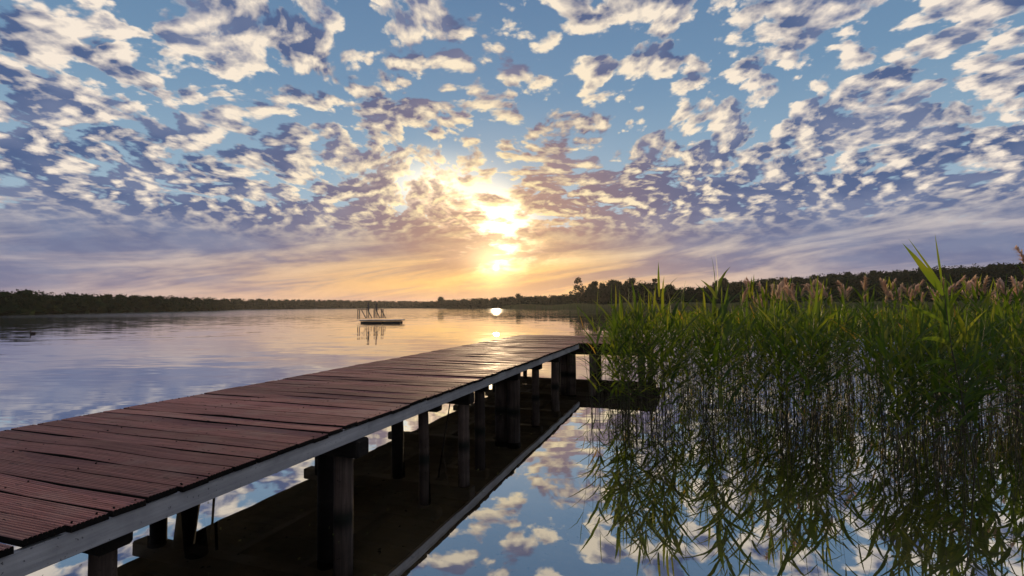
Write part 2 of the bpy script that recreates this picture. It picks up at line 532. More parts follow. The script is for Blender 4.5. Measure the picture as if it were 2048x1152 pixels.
def grid_mesh(name, xs, ys, zf):
    X, Y = np.meshgrid(xs, ys); Z = zf(X, Y)
    V = np.stack([X.ravel(), Y.ravel(), Z.ravel()], 1)
    nx, ny = len(xs), len(ys)
    i, j = np.meshgrid(np.arange(nx - 1), np.arange(ny - 1)); a = (j * nx + i).ravel()
    return mesh_np(name, V, np.stack([a, a + 1, a + nx + 1, a + nx], 1), True)


def bed_z(X, Y):
    near = -0.50 + 0.03 * np.sin(X * 1.7 + Y * .6) + 0.02 * np.sin(Y * 2.3 - X)
    return near - 2.4 * np.clip((np.hypot(X, Y) - 14) / 60, 0, 1)


xs = np.concatenate([[-3000, -300, -60], np.arange(-20, 20.1, 0.5), [60, 300, 3000]])
ys = np.concatenate([[-60, -10], np.arange(-2, 30.1, 0.5), [60, 300, 3000]])
b = obj('lake_bed', grid_mesh('lake_bed', xs, ys, bed_z), M['bed'])
tag(b, 'brown sandy bottom showing through the shaded water under the pier', kind='structure')

PX_S = [-500, 0, 200, 350, 430, 480, 700, 800, 870, 950, 1040, 1135, 1300, 1500, 1800, 2048, 2700]
R_S = [150, 215, 265, 330, 400, 600, 720, 690, 520, 430, 330, 265, 250, 265, 300, 330, 300]
PX_T = [-500, 0, 60, 150, 250, 350, 440, 560, 700, 790, 850, 930, 1000, 1130, 1180, 1330, 1400, 1480, 1560, 1700, 1850, 2048, 2700]
Y_T = [566, 574, 577, 583, 586, 590, 594.5, 597, 599, 600.5, 601, 596, 592, 587, 575, 574, 570, 560, 553, 543, 532, 523, 500]


def hor_az(px):
    d = ray(px, 612 - 0.008 * (px - 1024)); return math.atan2(d.x, d.y)


AZ_S = np.array([hor_az(p) for p in PX_S])
AZ_T = np.array([azel(p, q)[0] for p, q in zip(PX_T, Y_T)])
EL_T = np.array([azel(p, q)[1] for p, q in zip(PX_T, Y_T)])
shore_r = lambda a: np.interp(a, AZ_S, R_S)
top_el = lambda a: np.interp(a, AZ_T, EL_T)
TREE_H = 11.0


def ground_z(a, r):
    rs = shore_r(a)
    G = np.maximum(0.5, EYE + np.tan(top_el(a)) * (rs + 85) - TREE_H)
    t = np.clip((r - rs) / 80.0, 0, 1); t = t * t * (3 - 2 * t)
    return np.where(r < rs, -1.0, 0.15 + G * t)


azs = np.radians(np.arange(-62, 62.01, 0.5))
rad = np.array([-40, -2, 0, 4, 15, 30, 45, 60, 80, 110, 160, 400, 1800])
V = []
for a in azs:
    rs = float(shore_r(a))
    for k, dr in enumerate(rad):
        r = rs + dr
        z = float(ground_z(a, r)) if dr > 0 else (-3.2, -0.5, 0.04)[k]
        V.append((r * math.sin(a), r * math.cos(a), z))
n = len(rad)
Q = [(i * n + j, i * n + j + 1, (i + 1) * n + j + 1, (i + 1) * n + j) for i in range(len(azs) - 1) for j in range(n - 1)]
g_o = obj('ground', mesh_np('ground', V, Q, True), M['ground'])
tag(g_o, 'dark wooded land rising behind the lake shore', kind='structure')


# ------------------------------------------------------------------ trees
def crown_quads(n, lobes, leaf, seed):
    """leaf clumps through and over lobes (cx,cy,cz,rx,ry,rz) -> (n,4,3)"""
    r = np.random.default_rng(seed)
    L = np.array(lobes, dtype=float)
    wgt = (L[:, 3] * L[:, 4] + L[:, 3] * L[:, 5]); wgt /= wgt.sum()
    k = r.choice(len(L), n, p=wgt)
    d = r.normal(size=(n, 3)); d /= np.linalg.norm(d, axis=1)[:, None]
    rr = r.uniform(0.55, 1.05, n) ** 0.6
    c = L[k, :3] + d * L[k, 3:] * rr[:, None]
    a = r.normal(size=(n, 3)); a /= np.linalg.norm(a, axis=1)[:, None]
    b_ = np.cross(a, r.normal(size=(n, 3))); b_ /= np.linalg.norm(b_, axis=1)[:, None]
    s = leaf * r.uniform(0.5, 1.3, n)[:, None]
    a *= s; b_ *= s * r.uniform(0.5, 1.0, n)[:, None]
    return np.stack([c - a, c - b_ * 0.8, c + a, c + b_], 1)


def lobes_for(h, w, seed, low=0.15, n=9):
    r = np.random.default_rng(seed)
    out = [(0, 0, h * 0.55, w * 0.36, w * 0.36, h * 0.38)]
    for i in range(n):
        an = r.uniform(0, 6.28); u = r.uniform(low, 0.9)
        rad_ = w * 0.34 * math.sin(math.pi * min(0.92, max(0.2, u))) ** 0.7
        s = r.uniform(0.16, 0.26) * w
        out.append((math.cos(an) * rad_, math.sin(an) * rad_, h * u, s, s, s * 0.85))
    return out


def heart_quads(cx, cy, cz, rx, ry, rz, seed, nu=10, nv=7, rough=0.16):
    r = np.random.default_rng(seed)
    G = np.ones((nv + 1, nu)) + r.normal(0, rough, (nv + 1, nu)); G[0] = 1; G[-1] = 1
    th = np.linspace(0, math.pi, nv + 1)[:, None]; ph = np.arange(nu)[None, :] * 2 * math.pi / nu
    P = np.stack([cx + rx * G * np.sin(th) * np.cos(ph), cy + ry * G * np.sin(th) * np.sin(ph), cz + rz * G * np.cos(th) + 0 * ph], -1)
    P2 = np.roll(P, -1, axis=1)
    return np.stack([P[:-1], P[1:], P2[1:], P2[:-1]], 2).reshape(-1, 4, 3)


FOREST_T = []
for s in range(7):
    lb = lobes_for(1.0, 0.95, s, 0.15, 9)
    q = np.concatenate([crown_quads(340, lb, 0.038, s)] + [heart_quads(a[0], a[1], a[2], a[3] * .7, a[4] * .7, a[5] * .7, s * 20 + i, 9, 6, 0.24) for i, a in enumerate(lb[:4])]
                       + [heart_quads(0, 0, 0.28, 0.42, 0.42, 0.33, s + 900, 12, 7, 0.22)])
    q[..., 2] /= q[..., 2].max()
    FOREST_T.append(q)


def forest(name, px0, px1, rows, spacing, label, hscale=1.0, seed=0):
    r = np.random.default_rng(seed)
    a0, a1 = hor_az(px0), hor_az(px1)
    parts = []
    for ri, off in enumerate((1.5,) + tuple(rows)):
        a = a0
        while a < a1:
            rs = float(shore_r(a)) + off + r.uniform(-3, 3)
            jit = r.uniform(-0.4, 0.4) * spacing / rs
            aa = a + jit
            gz = float(ground_z(aa, rs))
            ztop = EYE + math.tan(float(top_el(aa))) * rs
            last = ri >= len(rows) - 1
            h = (ztop - gz + 0.5) * (r.uniform(0.90, 1.06) if last else r.uniform(0.78, 0.98)) if ztop - gz < TREE_H * 1.5 else TREE_H * r.uniform(0.8, 1.2)
            h = max(5.0, min(h, 14.0)) * hscale
            if gz + h > ztop * 1.04: h = ztop * r.uniform(0.96, 1.05) - gz
            if ri == 0: h *= 0.55
            if h > 3:
                q = FOREST_T[r.integers(7)]
                th = r.uniform(0, 6.28); cs, sn = math.cos(th), math.sin(th)
                wd = max(h, 7.5) * r.uniform(0.85, 1.25)
                x = q[..., 0] * wd; y = q[..., 1] * wd
                P = np.stack([x * cs - y * sn + rs * math.sin(aa), x * sn + y * cs + rs * math.cos(aa), q[..., 2] * h + gz - 0.5], -1)
                parts.append(P)
            a += spacing * r.uniform(0.75, 1.25) / rs
    P = np.concatenate(parts).reshape(-1, 3)
    o = obj(name, mesh_np(name, P, np.arange(len(P)).reshape(-1, 4)), M['crown'])
    return tag(o, label, 'wood', kind='stuff')


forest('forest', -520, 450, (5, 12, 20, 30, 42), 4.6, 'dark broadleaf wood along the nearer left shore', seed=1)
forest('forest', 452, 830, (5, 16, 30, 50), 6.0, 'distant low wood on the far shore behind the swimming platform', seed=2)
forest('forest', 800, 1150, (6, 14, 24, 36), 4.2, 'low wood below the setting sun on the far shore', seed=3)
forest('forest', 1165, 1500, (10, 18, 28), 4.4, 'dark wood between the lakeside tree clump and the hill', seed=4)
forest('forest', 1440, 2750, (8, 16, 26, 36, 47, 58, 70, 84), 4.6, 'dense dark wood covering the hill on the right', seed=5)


def tree(px, ytop, dist, width, label, seed, airy=False, group=None):
    a = hor_az(px)
    r_ = float(shore_r(a)) + dist
    d = ray(px, ytop); ztop = EYE + d.z / math.hypot(d.x, d.y) * r_
    gz = float(ground_z(a, r_)); h = ztop - gz
    o = empty('tree', (r_ * math.sin(a), r_ * math.cos(a), gz))
    tag(o, label, 'tree', group)
    m = MB()
    m.rod((0, 0, -0.5), (0, 0, h * 0.5), 0.32, 0.2, 7, 0.2, 4)
    rr = np.random.default_rng(seed)
    for i in range(9 if airy else 5):
        an = rr.uniform(0, 6.28); z0 = h * rr.uniform(0.22, 0.5); L = width * rr.uniform(0.3, 0.45)
        m.rod((0, 0, z0), (math.cos(an) * L, math.sin(an) * L, z0 + h * rr.uniform(0.2, 0.42)), 0.15, 0.05, 5, 0.2, 3)
    m.build('trunk', M['bark'], o)
    if airy:
        lob = []
        for i in range(34):
            an = rr.uniform(0, 6.28); u = rr.uniform(0.30, 0.93)
            ra = width * 0.42 * (math.sin(math.pi * min(.9, max(.25, u)))) * rr.uniform(0.35, 1.0)
            s = rr.uniform(0.07, 0.13) * width
            lob.append((math.cos(an) * ra, math.sin(an) * ra, h * u, s, s, s * 0.7))
        q = crown_quads(2600, lob, 0.30, seed)
    else:
        lb = lobes_for(h, width, seed, 0.1, 14)
        q = np.concatenate([crown_quads(2400, lb, 0.32, seed)] + [heart_quads(a_[0], a_[1], a_[2], a_[3] * .7, a_[4] * .7, a_[5] * .7, seed * 20 + i, 9, 6) for i, a_ in enumerate(lb)])
    P = q.reshape(-1, 3)
    obj('crown', mesh_np('crown', P, np.arange(len(P)).reshape(-1, 4)), M['crown'], o)
    return o


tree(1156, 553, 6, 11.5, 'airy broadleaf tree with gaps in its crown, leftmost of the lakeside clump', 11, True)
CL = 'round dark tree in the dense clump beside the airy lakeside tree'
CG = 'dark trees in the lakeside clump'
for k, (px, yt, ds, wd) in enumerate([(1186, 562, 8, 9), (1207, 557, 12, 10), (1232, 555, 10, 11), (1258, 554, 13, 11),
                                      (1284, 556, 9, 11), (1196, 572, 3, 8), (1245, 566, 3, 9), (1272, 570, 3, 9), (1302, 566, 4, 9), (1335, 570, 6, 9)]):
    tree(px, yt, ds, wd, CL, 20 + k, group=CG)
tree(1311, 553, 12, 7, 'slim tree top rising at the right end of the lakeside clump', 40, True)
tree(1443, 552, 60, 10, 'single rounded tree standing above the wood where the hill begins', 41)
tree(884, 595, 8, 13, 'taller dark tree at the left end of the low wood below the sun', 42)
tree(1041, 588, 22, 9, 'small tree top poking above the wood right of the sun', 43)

# ------------------------------------------------------------------ far reed belt on the shore
r = np.random.default_rng(9)
N = 15000
pa = r.uniform(hor_az(985), hor_az(2700), N)
px_a = np.degrees(pa)
wid = np.interp(pa, [hor_az(985), hor_az(1050), hor_az(1200)], [4, 22, 30])
rr_ = shore_r(pa) - r.uniform(0, 1, N) * wid
x0 = rr_ * np.sin(pa); y0 = rr_ * np.cos(pa)
hh = r.uniform(1.5, 2.7, N) * (0.9 + 0.15 * np.sin(pa * 60)); ww = r.uniform(0.10, 0.28, N); ln = r.normal(0, 0.12, N)
V = np.stack([np.stack([x0 - ww, y0, np.full(N, -0.3)], 1), np.stack([x0 + ww, y0, np.full(N, -0.3)], 1),
              np.stack([x0 + ln + ww * .3, y0, hh], 1), np.stack([x0 + ln - ww * .3, y0, hh], 1)], 1).reshape(-1, 3)
tag(obj('reed_belt', mesh_np('reed_belt', V, np.arange(len(V)).reshape(-1, 4)), M['belt']),
    'pale green reed belt along the far right shore below the trees', 'reeds', kind='stuff')

# ------------------------------------------------------------------ pier
PIER_A = R(-19.2)
pier = empty('pier', (0, 0, 0), PIER_A)
tag(pier, 'long wooden pier with red brown ribbed planks on dark posts', 'pier')
XL, XR, XARM, Y0, YA, YE, ZT = -4.60, -2.31, -0.67, 0.25, 11.25, 14.02, 0.73
PITCH_P, PW, PT = 0.1525, 0.1370, 0.028


def plank_mesh(length, seed):
    rr = np.random.default_rng(seed)
    nr = 9; prof = []
    step = PW / nr
    prof.append((0.0, -PT))
    for i in range(nr):
        u = i * step
        prof += [(u + 0.0010, -0.0036), (u + 0.0036, 0.0), (u + step - 0.0036, 0.0), (u + step - 0.0010, -0.0036)]
    prof.append((PW, -PT))
    prof = np.array(prof); prof[:, 0] -= PW / 2
    m_ = len(prof); segs = 4; V = []
    for k in range(segs + 1):
        u = k / segs; bow = 0.004 * rr.normal() * math.sin(math.pi * u) + 0.0015 * rr.normal(); tw = 0.012 * rr.normal() * (u - 0.5)
        side = 0.003 * rr.normal()
        for (py, pz) in prof:
            V.append((u * length, py + side, pz + bow + tw * py))
    Q = []
    for k in range(segs):
        for i in range(m_):
            j = (i + 1) % m_
            Q.append((k * m_ + i, (k + 1) * m_ + i, (k + 1) * m_ + j, k * m_ + j))
    me = bpy.data.meshes.new('plank')
    me.from_pydata(V, [], [tuple(q) for q in Q] + [tuple(range(m_))[::-1], tuple(segs * m_ + i for i in range(m_))])
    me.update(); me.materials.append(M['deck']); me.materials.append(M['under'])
    for p in me.polygons:                       # stain on the ribbed face; underside, ends and edges coloured dark as shade
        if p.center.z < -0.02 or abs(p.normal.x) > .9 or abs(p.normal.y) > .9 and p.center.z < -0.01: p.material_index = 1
    return me


short = [plank_mesh(XR - XL, 50 + i) for i in range(7)]
long_ = [plank_mesh(XARM - XL, 70 + i) for i in range(4)]
screws = MB()
y = Y0; i = 0
while y + PW < YE + 0.02:
    arm = y > YA - 0.02
    me = (long_ if arm else short)[random.randrange(4 if arm else 7)]
    o = obj('plank', me, None, pier)
    o.location = (XL + random.gauss(0, 0.005), y + PW / 2, ZT + random.gauss(0, 0.0022))
    o.rotation_euler = (random.gauss(0, 0.012), random.gauss(0, 0.0009), random.gauss(0, 0.0022))
    for xs_ in (XL + 0.03, -3.85, -3.1, XR - 0.03) + ((-1.51, XARM - 0.035) if arm else ()):
        for dy_ in (-0.045, 0.045):
            screws.rod((xs_ + random.gauss(0, .004), y + PW / 2 + dy_, ZT - 0.004), (xs_, y + PW / 2 + dy_, ZT + 0.0012), 0.0042, 0.004, 6)
    y += PITCH_P + random.gauss(0, 0.002); i += 1
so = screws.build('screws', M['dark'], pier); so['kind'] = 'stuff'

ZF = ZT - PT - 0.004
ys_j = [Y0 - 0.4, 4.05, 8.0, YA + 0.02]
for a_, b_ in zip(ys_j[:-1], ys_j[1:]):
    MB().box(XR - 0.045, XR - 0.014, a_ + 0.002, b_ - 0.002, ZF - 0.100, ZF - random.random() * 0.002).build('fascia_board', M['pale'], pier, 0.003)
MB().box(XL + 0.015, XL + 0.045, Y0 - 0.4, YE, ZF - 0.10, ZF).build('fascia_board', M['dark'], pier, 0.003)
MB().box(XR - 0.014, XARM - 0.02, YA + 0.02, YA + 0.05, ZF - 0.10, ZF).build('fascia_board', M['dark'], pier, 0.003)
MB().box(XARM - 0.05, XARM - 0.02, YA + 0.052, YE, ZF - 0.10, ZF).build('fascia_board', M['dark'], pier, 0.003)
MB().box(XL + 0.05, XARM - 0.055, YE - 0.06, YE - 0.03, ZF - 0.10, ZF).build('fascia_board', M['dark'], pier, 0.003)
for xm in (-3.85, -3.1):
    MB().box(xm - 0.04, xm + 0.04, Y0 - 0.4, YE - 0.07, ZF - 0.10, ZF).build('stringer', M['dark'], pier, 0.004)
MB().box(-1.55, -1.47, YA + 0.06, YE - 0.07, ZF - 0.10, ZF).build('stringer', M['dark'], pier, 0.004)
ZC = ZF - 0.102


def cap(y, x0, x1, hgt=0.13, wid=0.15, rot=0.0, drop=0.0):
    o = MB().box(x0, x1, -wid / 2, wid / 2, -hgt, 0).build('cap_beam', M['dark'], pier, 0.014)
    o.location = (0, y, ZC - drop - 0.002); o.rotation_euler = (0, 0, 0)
    return o


def post(x, y, r_, top=None, lean=(0, 0), mat='post', n=14):
    top = ZC - 0.13 if top is None else top
    m = MB()
    m.rod((x, y, -0.62), (x + lean[0], y + lean[1], top), r_ * 1.04, r_ * 0.97, n, 0.05, 6)
    return m.build('post', M[mat], pier, 0, True)


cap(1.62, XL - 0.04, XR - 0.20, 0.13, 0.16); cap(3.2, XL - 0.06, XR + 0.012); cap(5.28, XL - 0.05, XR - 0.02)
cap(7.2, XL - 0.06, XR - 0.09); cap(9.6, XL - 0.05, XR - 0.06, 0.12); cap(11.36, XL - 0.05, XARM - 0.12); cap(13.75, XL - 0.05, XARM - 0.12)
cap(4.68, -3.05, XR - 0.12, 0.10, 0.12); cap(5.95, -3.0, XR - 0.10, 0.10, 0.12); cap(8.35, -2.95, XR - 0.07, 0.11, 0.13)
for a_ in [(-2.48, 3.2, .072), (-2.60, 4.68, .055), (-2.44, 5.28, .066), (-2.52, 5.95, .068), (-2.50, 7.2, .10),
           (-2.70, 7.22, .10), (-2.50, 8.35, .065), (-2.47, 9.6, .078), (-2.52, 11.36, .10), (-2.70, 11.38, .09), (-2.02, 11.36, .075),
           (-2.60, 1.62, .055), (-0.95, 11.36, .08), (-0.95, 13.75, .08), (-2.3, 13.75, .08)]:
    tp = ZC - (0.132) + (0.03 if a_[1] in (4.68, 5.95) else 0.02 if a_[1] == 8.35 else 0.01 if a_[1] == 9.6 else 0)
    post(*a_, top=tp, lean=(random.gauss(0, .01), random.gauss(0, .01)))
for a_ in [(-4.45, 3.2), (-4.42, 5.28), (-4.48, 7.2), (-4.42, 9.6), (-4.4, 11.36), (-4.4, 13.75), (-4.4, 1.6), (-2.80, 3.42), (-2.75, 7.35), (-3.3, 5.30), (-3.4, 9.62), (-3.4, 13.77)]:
    post(a_[0], a_[1], random.uniform(.06, .08), lean=(random.gauss(0, .03), random.gauss(0, .02)), mat='dark')  # posts under the deck take the timber with shade in its colour
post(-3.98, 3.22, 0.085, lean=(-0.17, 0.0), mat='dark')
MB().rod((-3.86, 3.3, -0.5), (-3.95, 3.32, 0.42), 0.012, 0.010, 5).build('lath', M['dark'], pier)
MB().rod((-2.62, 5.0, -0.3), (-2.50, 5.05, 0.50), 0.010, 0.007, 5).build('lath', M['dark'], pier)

# ------------------------------------------------------------------ reeds
def leaf_strip(base, d0, bend, L, wd, segs=4, face=None):
    """a folded blade: base point, start direction, where it bends to, length, width"""
    pts = []; p = np.array(base, float); d = np.array(d0, float)
    st = L / segs
    for k in range(segs + 1):
        pts.append(p.copy()); p = p + d * st
        d = d + np.array(bend) * (1.0 / segs); d /= np.linalg.norm(d)
    V = []
    for k, q in enumerate(pts):
        u = k / segs
        w_ = wd * (0.55 + 1.5 * u) if u < 0.3 else wd * (1.0 - ((u - 0.3) / 0.7) ** 1.6)
        w_ = max(w_, 0.0006)
        t_ = pts[min(k + 1, segs)] - pts[max(k - 1, 0)]; t_ /= np.linalg.norm(t_)
        sd = np.cross(t_, face if face is not None else np.array([0, 0, 1.0])); nn = np.linalg.norm(sd)
        sd = sd / nn if nn > 0.05 else np.array([1.0, 0, 0])
        up = np.cross(sd, t_)
        V += [q - sd * w_ * 0.5 + up * w_ * 0.12, q, q + sd * w_ * 0.5 + up * w_ * 0.12]
    Q = []
    for k in range(segs):
        a = 3 * k
        Q += [(a, a + 1, a + 4, a + 3), (a + 1, a + 2, a + 5, a + 4)]
    return np.array(V), np.array(Q)


def reed_parts(H, seed, plume=False, nl=10, lw=0.050, ll=0.58, first=0.30):
    r = np.random.default_rng(seed)
    lean = r.normal(0, 0.05, 2) + np.array([-0.03, 0.0])
    K = 7
    def axis(z):
        u = z / H
        return np.array([lean[0] * H * u ** 1.8, lean[1] * H * u ** 1.8, z])
    SV, SQ = [], []
    for k in range(K + 1):
        z = -0.45 + (H + 0.45) * k / K
        c = axis(max(z, 0.0)); c[2] = z
        rad_ = 0.0048 * (1 - 0.65 * max(z, 0) / H)
        for i in range(3):
            SV.append(c + rad_ * np.array([math.cos(i * 2.094), math.sin(i * 2.094), 0]))
    for k in range(K):
        for i in range(3):
            j = (i + 1) % 3
            SQ.append((k * 3 + i, k * 3 + j, k * 3 + 3 + j, k * 3 + 3 + i))
    leaves = []
    plane = r.normal(0, 0.30)
    for i in range(nl):
        u = first + (1 - first) * (i + r.uniform(0.1, 0.6)) / nl
        z = H * min(u, 0.985)
        an = plane + (math.pi if i % 2 else 0) + r.normal(0, 0.45)
        out = np.array([math.cos(an), math.sin(an), 0])
        tip = (u - first) / (1 - first)
        ang = R(r.uniform(34, 80) * (1.0 - 0.45 * tip))
        d0 = out * math.sin(ang) + np.array([0, 0, math.cos(ang)])
        droop = r.uniform(0.0, 0.75) * (1.15 - tip)
        bend = out * 0.55 + np.array([-0.12, 0, -droop * 1.6])
        L = ll * r.uniform(0.65, 1.1) * (1.0 if 0.15 < tip < 0.85 else 0.8)
        leaves.append(leaf_strip(axis(z), d0, bend, L, lw * r.uniform(0.7, 1.1)))
    # the rolled spear at the tip
    sp = axis(H * 0.97)
    leaves.append(leaf_strip(sp, np.array([lean[0], lean[1], 1.0]) / 1.0, np.array([r.normal(0, .12), r.normal(0, .12), 0]), ll * 0.75, lw * 0.6,
                             face=np.array([r.normal(), 1.0, 0])))
    pl = None
    if plume:
        pv, pq = [], []
        c = axis(H); side = np.array([r.normal(), r.normal(), 0]); side /= np.linalg.norm(side)
        for i in range(60):
            u = i / 60.0
            b0 = c + np.array([0, 0, -0.05 + 0.24 * u]) + side * 0.13 * u * u
            an = r.uniform(0, 6.28)
            o_ = np.array([math.cos(an), math.sin(an), 0]) * 0.55 + side * 0.7
            d0 = o_ * 0.6 + np.array([0, 0, 0.75]); d0 /= np.linalg.norm(d0)
            v, q = leaf_strip(b0, d0, o_ * 0.3 + np.array([0, 0, -0.9 - 0.8 * u]), r.uniform(0.07, 0.14) * (1.15 - 0.5 * u), 0.022, 3)
            pq.append(q + sum(len(a) for a in pv)); pv.append(v)
        pl = (np.concatenate(pv), np.concatenate(pq))
    return (np.array(SV), np.array(SQ)), leaves, pl


NV, NP = 14, 6
variants = [reed_parts(1.72, 300 + i, False, nl=int(rng.integers(7, 10))) for i in range(NV)]
near_v = [reed_parts(1.72, 600 + i, False, nl=int(rng.integers(7, 9)), lw=0.064, ll=0.68, first=0.26) for i in range(10)]
plumed = [reed_parts(1.78, 400 + i, True, nl=9, ll=0.45) for i in range(NP)]

# standing places: front edge of the bed follows the photograph's water line
FRONT = [(-0.2, 99), (0.95, 7.3), (1.25, 6.2), (1.9, 5.75), (2.6, 5.45), (3.3, 5.1), (4.0, 4.75), (5.0, 4.5), (7.5, 4.4), (30, 4.4)]


def front(x): return np.interp(x, [p[0] for p in FRONT], [p[1] for p in FRONT])


r = np.random.default_rng(21)
spots = []
tries = 0
while len(spots) < 2100 and tries < 200000:
    tries += 1
    y_ = 4.4 + (22.0 - 4.4) * r.random() ** 1.1
    x_ = r.uniform(0.7, 1.12 * y_ + 1.0)
    if y_ < front(x_) + r.normal(0, 0.10): continue
    al = x_ * 0.329 + y_ * 0.944; pe = x_ * 0.944 - y_ * 0.329
    left = 0.170 * y_ if y_ < 9 else 0.178 * y_
    if x_ < left + r.normal(0, 0.10): continue
    if YA - 0.1 < al < YE + 0.1 and pe < XARM + 0.12: continue      # the pier's arm stands clear of stems
    if al > YE and pe < XARM - 0.3: continue
    cl = math.sin(x_ * 3.1 + 1.0) * math.sin(y_ * 2.7) + 0.6 * math.sin(x_ * 1.3 - y_ * 1.9)
    dens = 0.55 + 0.25 * cl
    if y_ > 13: dens *= 0.6
    if y_ < front(x_) + 1.0: dens *= 0.75
    if x_ / y_ > 0.62 and y_ < 7.5: dens *= 0.60
    if r.random() > dens: continue
    spots.append((x_, y_))
spots = np.array(spots)
dist = np.hypot(spots[:, 0], spots[:, 1])
spots = spots[np.argsort(dist)]
NPL = 95
pxs = 1024 + 1000 * spots[:, 0] / spots[:, 1]
vis = pxs < 2120
plume_ok = np.where((pxs > 1480) & (pxs < 2060) & (spots[:, 1] > 7.0) & (spots[:, 1] < 12.5))[0]
plume_ids = set(r.choice(plume_ok, NPL, replace=False).tolist())
near_ids = [i for i in np.where(vis)[0] if i not in plume_ids][:215]
near_set = set(near_ids)


def height_at(x_, y_, rr):
    px_ = 1024 + 1000 * x_ / y_
    h = float(np.interp(px_, [1250, 1450, 1650, 2048], [1.30, 1.27, 1.16, 1.10])) if y_ < 8 else 1.20 + 0.03 * (min(y_, 14) - 8)
    h += 0.06 * math.sin(x_ * 1.7 + y_ * .8) + (rr.random() < 0.06) * 0.22
    h *= 1 + rr.normal(0, 0.12)
    if y_ > 8.5: h = min(h, 1.22 + 0.10 * rr.random())
    if y_ > 10.5: h = 1.08 + 0.1 * rr.random()
    px_ = 1024 + 1000 * x_ / y_
    px_ = 1024 + 1000 * x_ / y_
    if px_ < 1330: h *= 0.92 + 0.08 * (px_ - 1190) / 140
    return h


def reed_proto(parts, kind):
    (sv, sq), leaves, pl = parts
    e = empty('reed')
    obj('stem', mesh_np('stem', sv, sq), M['reed_stem'], e)
    for (v, q) in leaves:
        obj('leaf', mesh_np('leaf', v, q), M['reed_leaf'], e)
    if pl is not None:
        obj('plume', mesh_np('plume', *pl), M['plume'], e)
    return e


protos = {}
LBLS = ['green leafy reed at the left end of the bed beside the pier arm',
        'green leafy reed in the middle of the front of the reed bed',
        'green leafy reed at the right front of the bed around the tallest reed']
GRPS = ['reeds beside the pier arm', 'reeds in the middle front of the bed', 'reeds at the right front of the bed']
LBLP = 'reed stalk carrying a pinkish brown feathery plume above the reed bed'


def place_reed(parts_id, plume, x_, y_, sc, rz, tilt, label, group):
    key = (plume, parts_id)
    if key not in protos:
        e = reed_proto((plumed if plume else near_v)[parts_id], plume)
        protos[key] = (e, list(e.children))
        c = e
    else:
        src, kids = protos[key]
        c = src.copy(); COL.objects.link(c)
        for k in kids:
            d = k.copy(); COL.objects.link(d); d.parent = c
    c.location = (x_, y_, 0); c.scale = (sc, sc, sc); c.rotation_euler = (tilt[0], tilt[1], rz)
    tag(c, label, 'reed', group)
    return c


bulkV = {'stem': [], 'leaf': [], 'plume': []}; bulkQ = {'stem': [], 'leaf': [], 'plume': []}; cnt = {'stem': 0, 'leaf': 0, 'plume': 0}
flat = []
for parts in variants:
    (sv, sq), leaves, pl = parts
    lv = np.concatenate([v for v, q in leaves]); off = np.cumsum([0] + [len(v) for v, q in leaves[:-1]])
    lq = np.concatenate([q + o for (v, q), o in zip(leaves, off)])
    flat.append(((sv, sq), (lv, lq)))
rr = np.random.default_rng(33)
for i, (x_, y_) in enumerate(spots):
    rz = rr.normal(0, 0.55) + (math.pi if rr.random() < 0.5 else 0); tl = rr.normal(0, 0.045, 2)
    h = height_at(x_, y_, rr)
    if i in plume_ids:
        hz = EYE + (612 - rr.uniform(572, 606)) / 1000 * y_ - 0.10
        place_reed(int(rr.integers(NP)), True, x_, y_, hz / 1.78, rz, tl * 0.5, LBLP, 'plumed reeds standing above the reed bed')
    elif i in near_set:
        zone = 0 if pxs[i] < 1400 else 1 if pxs[i] < 1720 else 2
        place_reed(int(rr.integers(10)), False, x_, y_, h / 1.72, rz, tl, LBLS[zone], GRPS[zone])
    else:
        s = h / 1.72; cs, sn = math.cos(rz) * s, math.sin(rz) * s
        (sv, sq), (lv, lq) = flat[int(rr.integers(NV))]
        for nm, v, q in (('stem', sv, sq), ('leaf', lv, lq)):
            P = np.stack([v[:, 0] * cs - v[:, 1] * sn + x_ + tl[0] * v[:, 2], v[:, 0] * sn + v[:, 1] * cs + y_ + tl[1] * v[:, 2], v[:, 2] * s], 1)
            bulkV[nm].append(P); bulkQ[nm].append(q + cnt[nm]); cnt[nm] += len(P)
# bare and broken stems between the green ones
for i in range(3600):
    x_, y_ = spots[int(rr.integers(len(spots)))] + rr.normal(0, 0.10, 2)
    if y_ > 11 or y_ < front(x_) - 0.05: continue
    if i > 1500 and y_ > front(x_) + 1.3: continue
    h = rr.uniform(0.25, 0.95) if i < 1500 else rr.uniform(0.08, 0.45); lx, ly = rr.normal(0, 0.13, 2) * h; q0 = rr.uniform(0.002, 0.0045)
    P = [(x_ + q0 * math.cos(a_) + lx * u, y_ + q0 * math.sin(a_) + ly * u, z_) for (u, z_) in ((-0.4, -0.4), (1.0, h)) for a_ in (0, 2.09, 4.19)]
    bulkV['stem'].append(np.array(P)); bulkQ['stem'].append(np.array([(0, 1, 4, 3), (1, 2, 5, 4), (2, 0, 3, 5)]) + cnt['stem']); cnt['stem'] += 6
bed = obj('reed_bed', mesh_np('reed_bed', np.concatenate(bulkV['leaf'] + bulkV['stem']),
                              np.concatenate(bulkQ['leaf'] + [q + cnt['leaf'] for q in bulkQ['stem']])), M['reed_leaf'])
bed.data.materials.append(M['reed_stem'])
nleaf = sum(len(q) for q in bulkQ['leaf']); ntot = len(bed.data.polygons)
mi = np.zeros(ntot, dtype=np.int32); mi[nleaf:] = 1
bed.data.polygons.foreach_set('material_index', mi)
tag(bed, 'dense mass of green reeds filling the bed behind the front stalks', 'reeds', kind='stuff')


